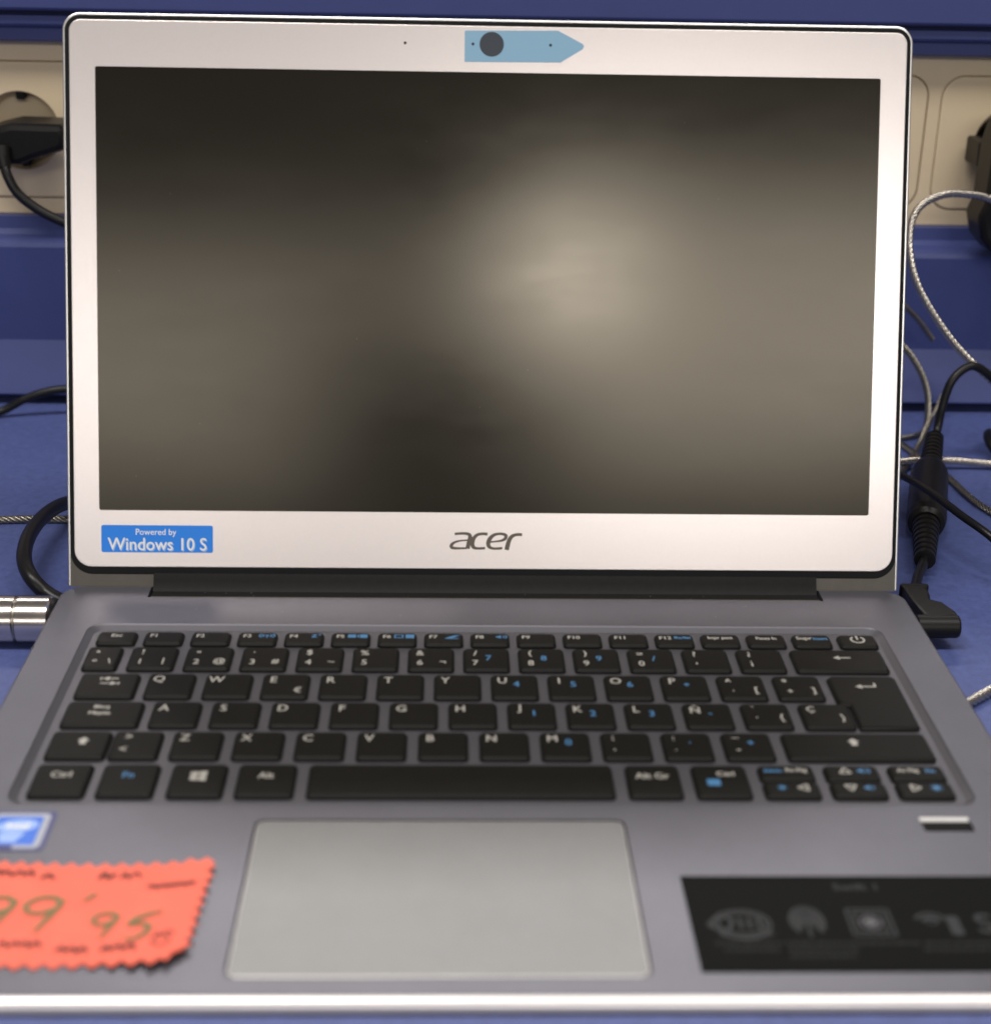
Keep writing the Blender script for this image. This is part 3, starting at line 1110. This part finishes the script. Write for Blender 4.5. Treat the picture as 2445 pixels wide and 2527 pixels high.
def nine(x, y, s, k0):
    loop = [(0.94, 0.80), (0.74, 0.98), (0.32, 0.97), (0.03, 0.76), (0.12, 0.54), (0.46, 0.47), (0.80, 0.62)]
    stem = [(0.97, 0.92), (0.90, 0.66), (0.72, 0.30), (0.52, -0.12)]
    f = s / 9.6
    ribbon(mb, [(x + px * s, y + py * s * 1.35) for px, py in loop], [1.25 * q * (0.4 + 0.6 * f) for q in (1.3, 1.4, 1.3, 1.3, 1.2, 1.2, 1.1)], INK + 0.02 * k0, 8, tag_h)
    ribbon(mb, [(x + px * s, y + py * s * 1.35) for px, py in stem], [1.25 * q * (0.4 + 0.6 * f) for q in (1.3, 1.5, 1.4, 0.8)], INK + 0.02 * k0 + 0.02, 8, tag_h)


nine(-137.6, -208.6, 9.6, 0)
nine(-125.4, -208.6, 9.6, 2)
ribbon(mb, [(-107.9, -194.0), (-109.3, -195.8), (-110.8, -197.2)], [1.5, 1.3, 0.8], INK, 6, tag_h)
nine(-106.6, -211.6, 6.6, 4)
ribbon(mb, [(-88.9, -202.4), (-92.0, -203.4), (-95.0, -205.0), (-96.6, -207.4), (-94.0, -207.2), (-91.6, -208.4), (-91.9, -211.2), (-94.2, -213.4), (-97.2, -213.6)], [0.9, 1.6, 1.8, 1.6, 1.3, 1.7, 1.7, 1.4, 0.8], INK + 0.05, 8, tag_h)
mb.build("price_lettering", "green", card, origin=TO)
mb = MB()


def scrawl(x0, x1, y, h, w=0.55, slope=0.0, step=1.5):
    w *= 1.3
    x = x0
    i = 0
    pts = []
    while x < x1:
        pts.append((x, y + slope * (x - x0) + h * random.uniform(0.25, 0.5) * (1 if i % 2 else -1)))
        x += step * random.uniform(0.6, 1.2)
        i += 1
    if len(pts) > 2:
        ribbon(mb, pts, w, INK + 0.03, 5, tag_h)


scrawl(-148, -138.5, -184.0, 2.4, 0.75)
scrawl(-137.4, -125.5, -184.4, 2.6, 0.8, -0.05)
scrawl(-124.2, -119.5, -186.2, 2.6, 0.9)
scrawl(-108.6, -103.6, -186.2, 2.8, 0.9)
scrawl(-102.8, -96.6, -186.2, 2.8, 0.6, 0.05)
scrawl(-94.6, -80.8, -191.4, 1.2, 1.0, 0.10)
scrawl(-128.2, -116.6, -214.8, 2.4, 0.7, -0.05)
scrawl(-113.2, -104.2, -217.2, 2.8, 0.8, -0.02)
scrawl(-101.8, -92.4, -217.2, 2.4, 0.9, 0.04)
ribbon(mb, [(-87.4 + 2.2 * math.cos(a), -214.6 + 2.0 * math.sin(a)) for a in [2 * PI * i / 10 for i in range(11)]], 0.4, INK + 0.04, 4, tag_h)
scrawl(-89.4, -83.4, -212.4, 1.8, 0.4, 0.2)
mb.build("small_lettering", "ink", card, origin=TO)

# ================================================================== CABLES
S1 = [(273.9, 235.0, 97.0), (255.6, 230.9, 107.1), (242.6, 226.8, 110.4), (229.2, 222.7, 111.0), (217.5, 218.6, 106.6), (211.9, 214.5, 98.4), (211.4, 210.5, 85.2), (215.9, 206.4, 70.0), (225.4, 202.3, 54.8), (237.2, 198.2, 40.5), (249.6, 194.1, 29.3), (266.5, 190.0, 16.0)]
S2 = [(203.5, 235.0, 62.7), (216.7, 237.5, 53.7), (224.5, 240.0, 47.1), (231.3, 242.5, 40.6), (239.8, 245.0, 30.6)]
S3 = [(205.9, 235.0, 41.3), (214.1, 231.7, 35.9), (222.5, 228.3, 28.7), (229.0, 225.0, 19.5), (232.9, 221.7, 9.7), (233.8, 218.3, -0.2), (232.0, 213.0, -9.2), (223.8, 197.7, -14.0), (211.8, 174.0, -14.2), (195.4, 146.3, -14.2)]
S4 = [(252.5, 255.0, -3.2), (246.1, 246.5, -12.9), (236.5, 228.0, -14.2), (226.0, 218.0, -14.2), (211.0, 214.0, -14.2)]
S5 = [(183.0, 167.8, -10.5), (203.7, 170.5, -10.7), (216.5, 173.0, -10.8), (234.4, 175.1, -11.5), (254.6, 175.0, -13.0), (269.6, 174.2, -14.0)]
S6 = [(207.2, 241.3, -14.2), (217.0, 212.7, -14.2), (224.1, 178.3, -14.2), (228.8, 156.7, -14.2), (230.4, 139.1, -14.2), (232.6, 124.9, -14.2), (235.3, 115.5, -14.2), (241.7, 92.8, -14.2)]
S7 = [(162.5, -69.2, -14.1), (169.3, -63.5, -14.1), (180.1, -54.6, -14.1), (195.4, -42.3, -14.1)]
S8 = [(-225.9, 96.3, -14.2), (-212.1, 97.5, -14.2), (-196.5, 98.7, -14.2), (-183.1, 98.5, -14.2), (-158.7, 96.6, -14.2)]
for pts, rad, m, lab in (
        (S1, 1.95, "steel", "steel security cable bent into a high loop right of the lid"),
        (S2, 1.6, "steeldull", "short cut end of steel cable, coloured dark for shade, pointing down behind the lid"),  # the shade on this end is put into its darker wire colour
        (S3, 1.8, "steeldull", "dull steel cable curving down beside the right lid edge onto the shelf"),
        (S4, 1.4, "steeldull", "thin steel cable rising from the shelf to the panel behind the black cord"),
        (S5, 1.95, "steel", "straight bright steel cable running level behind the black ferrite"),
        (S6, 1.75, "steeldull", "steel cable slanting down to the right behind the ferrite"),
        (S7, 2.0, "steel", "bright steel cable end at the right edge of the keyboard base"),
        (S8, 1.85, "steeldull", "straight steel cable lying left of the laptop behind the black loop")):
    c0 = pts[len(pts) // 2]
    o = rope(pts, rad).build("steel_cable", m, None, smooth=True, origin=(c0[0], c0[1], min(p[2] for p in pts)))
    tag(o, lab, "cable", "steel security cables")


def cord(name, pts, r, lab, cat="cord", m="rubber"):
    c0 = pts[len(pts) // 2]
    o = tube(spline(pts, 12), r, 16).build(name, m, None, smooth=True, origin=(c0[0], c0[1], min(p[2] for p in pts)))
    return tag(o, lab, cat)


cord("black_cable", [(-172.8, 133.4, -12.7), (-180.7, 117.3, -12.0), (-184.2, 92.0, -5.0), (-186.4, 70.1, -2.0), (-186.2, 48.0, -1.0), (-183.3, 29.2, -2.0), (-178.1, 17.9, -5), (-171.6, 14.0, -10), (-163.8, 10.6, -12.4), (-152.1, 6.6, -12.6)],
     3.1, "thick black cable bent into a half loop at the left rear corner", "cable")
cord("black_cable", [(-267.6, 232.0, -13.4), (-250.2, 240.0, -12.6), (-237.0, 242.0, -6.2), (-226.4, 243.0, -2.6), (-214.9, 244.0, -1.0), (-186.5, 245.0, -0.6)],
     2.2, "black cable crossing the shadow under the blue panel on the left", "cable")
cord("black_cable", [(190.4 - 8, 153.7, -2.0), (190.4, 111.3, 5.0), (195.7, 82.9, 7.6), (201.3, 60.1, 7.0), (209.4, 43.6, 4.0), (221.5, 34.5, -6.0), (232, 26, -14)],
     1.75, "shiny thin black cable passing over the ferrite to the right", "cable")
cord("black_cable", [(274, 216, -13.5), (263, 207, -8), (259.5, 192, -9), (264, 180, -13), (276, 172, -13.8)], 2.4, "bit of black cable at the right picture edge by the level steel cable", "cable")

# ------------------------------------------------------------------ power lead of the laptop
PO = (171, 20, SHZ)
pw = thing("power_lead", "black power lead with ribbed ferrite and angled plug in the laptop's right side", "power lead", PO)
path = spline([(169.5, 9.0, -7.5), (172.6, 19, -8.0), (177.0, 31, -8.2), (182.6, 43.3, -8.4), (189.0, 62, -8.2), (195, 82, -7.6)], 6)
tube(path, 2.1, 14).build("cord", "rubber", pw, smooth=True, origin=PO)


def axis_tube(p0, p1, prof, name, seg=24, ang=30):
    p0, p1 = Vector(p0), Vector(p1)
    pth = [p0 + (p1 - p0) * t for t, r in prof]
    return tube(pth, [r for t, r in prof], seg).build(name, "black", pw, auto=ang, origin=PO)


def ribs(r0, r1, n):
    pr = [(0, r0 * 0.82)]
    for i in range(n):
        r = r0 + (r1 - r0) * (i + 0.5) / n
        pr += [((i + 0.02) / n, r), ((i + 0.62) / n, r), ((i + 0.66) / n, r * 0.80), ((i + 0.98) / n, r * 0.80)]
    return pr + [(1.0, r1)]


A0, A1, A2, A3 = (184.5, 47.5, -8.4), (195.0, 83.0, -7.3), (214.5, 146.0, -5.0), (223.5, 172.0, 1.5)
axis_tube(A0, A1, ribs(4.3, 6.0, 8), "strain_relief")
axis_tube(A1, A2, [(0, 6.3), (0.03, 8.0), (0.10, 8.7), (0.88, 8.7), (0.96, 7.8), (1.0, 6.0)], "ferrite", 28, 40)
axis_tube(A2, A3, ribs(5.6, 4.4, 8), "strain_relief")
tube(spline([(220.8, 165, 0.3), (225.6, 176.0, 4.2), (227.6, 179.0, 15.4), (230.8, 181.0, 26.9), (236.6, 183.0, 33.2), (243.0, 184.0, 34.6), (252.6, 185.0, 28.3), (266.4, 186.0, 13.2)], 10), 2.1, 14).build("cord", "rubber", pw, smooth=True, origin=PO)
# angled plug: barrel into the laptop, flat body running back to the cord
mb = MB()
tube([(160.4, -16.8, -7.2), (162.2, -16.8, -7.2), (163.0, -16.8, -7.2), (178.0, -16.8, -7.2), (178.8, -16.8, -7.2), (179.1, -16.8, -7.2)], [3.6, 3.6, 4.5, 4.5, 4.1, 3.2], 24, mb)
mb.build("plug_barrel", "black", pw, auto=35, origin=PO)
body = [(166.0, -16.5), (178.9, -16.5), (178.9, -12.0), (176.0, -3.5), (172.2, -1.2), (173.4, 3.0), (174.0, 8.6), (172.4, 11.4), (165.4, 11.6), (164.2, 9.0), (164.6, -3.0)]
plate(body, (), -11.2, -2.9, 1.2, bottom=True).build("plug_body", "black", pw, auto=40, origin=PO)
plate(rr(163.6, 9.6, 175.0, 12.4, 1.2, 4), (), -10.8, -2.6, 0.8, bottom=True).build("cord_clip", "black", pw, auto=40, origin=PO)

# ------------------------------------------------------------------ chrome lock on the left side
KO = (-185, -15, SHZ)
lk = thing("cable_lock", "round chrome security lock fixed to the laptop's left side", "lock", KO)


def cyl(prof, name, m, ang=25):
    tube([(x, -15.5, -6.9) for x, r in prof], [r for x, r in prof], 48).build(name, m, lk, auto=ang, origin=KO)


cyl([(-161.9, 8.2), (-162.5, 9.0), (-173.9, 9.0), (-174.3, 8.6)], "lock_head", "chrome")
cyl([(-174.3, 8.55), (-174.9, 8.55)], "groove", "steeldull")
cyl([(-174.9, 8.6), (-175.3, 9.0), (-190.0, 9.0), (-190.5, 8.6), (-191.1, 8.6), (-191.5, 9.0), (-204, 9.0), (-205, 8.0)], "lock_barrel", "chrome")
cyl([(-160.5, 7.0), (-161.2, 7.6), (-161.9, 8.0)], "lock_collar", "black")

# ------------------------------------------------------------------ plugs in the strip
GO = (-236, 250, 110)
pg = thing("mains_plug", "black mains plug with curved cord in the left wall socket", "plug", GO)
mb = MB()
base_ring = [(-236 + 17.2 * math.cos(a), 125.3 + 5.6 * math.sin(a)) for a in [2 * PI * i / 36 for i in range(36)]]
loft([[(x, yy, z) for x, z in base_ring] for yy in (297, 266)], (True, True), mb)
mb.build("plug_base", "black", pg, auto=35, origin=GO)
bodyp = [(-246, 117.0), (-240, 114.0), (-229.0, 114.6), (-222.0, 117.5), (-207.0, 122.0), (-205.4, 126.0), (-205.8, 132.6), (-208.0, 134.6), (-232, 135.0), (-240, 133.0), (-246, 126)]
mb = plate(bodyp, (), 12, 38, 3.2, bottom=True)
wall(mb)
mb.build("plug_body", "black", pg, auto=40, origin=GO)
tube(spline([(-236.5, 246, 121), (-235.4, 243, 116.6), (-233.6, 240, 110.7), (-228.8, 238.8, 102.0), (-219.7, 239.2, 94.2), (-209.2, 239.6, 88.6), (-191.8, 240.0, 81.6), (-170, 241, 74)], 10), 2.5, 14).build(
    "cord", "rubber", pg, smooth=True, origin=GO)
tube([(-236.8, 246.5, 123), (-236.2, 244.0, 118.5), (-235.2, 242.0, 114)], [4.6, 4.0, 3.2], 16).build("cord_grip", "black", pg, auto=40, origin=GO)

HO = (285, 250, 75)
ad = thing("power_adapter", "bulky black power adapter plugged into the right wall socket", "adapter", HO)
mb = MB()
tube([(280, 292, 126.3), (280, 268, 126.3), (280, 255, 126.3)], [15.5, 15.5, 15.0], 36, mb)
mb.build("adapter_plug", "black", ad, auto=35, origin=HO)
mb = plate([(255.0, 104.0), (252.5, 97.0), (255.5, 86.0), (262.0, 79.0), (270, 76.5), (318, 76.5), (318, 150), (272, 150), (263.0, 148.0), (257.5, 142.0), (255.5, 132)], (), 28, 50, 3.0, bottom=True)
wall(mb)
mb.build("adapter_body", "black", ad, auto=40, origin=HO)
mb = plate(rr(255.5, 118.0, 262.5, 131.5, 1.5, 3), (), 6, 26, 1.0, bottom=True)
wall(mb)
mb.build("adapter_latch", "black", ad, auto=40, origin=HO)
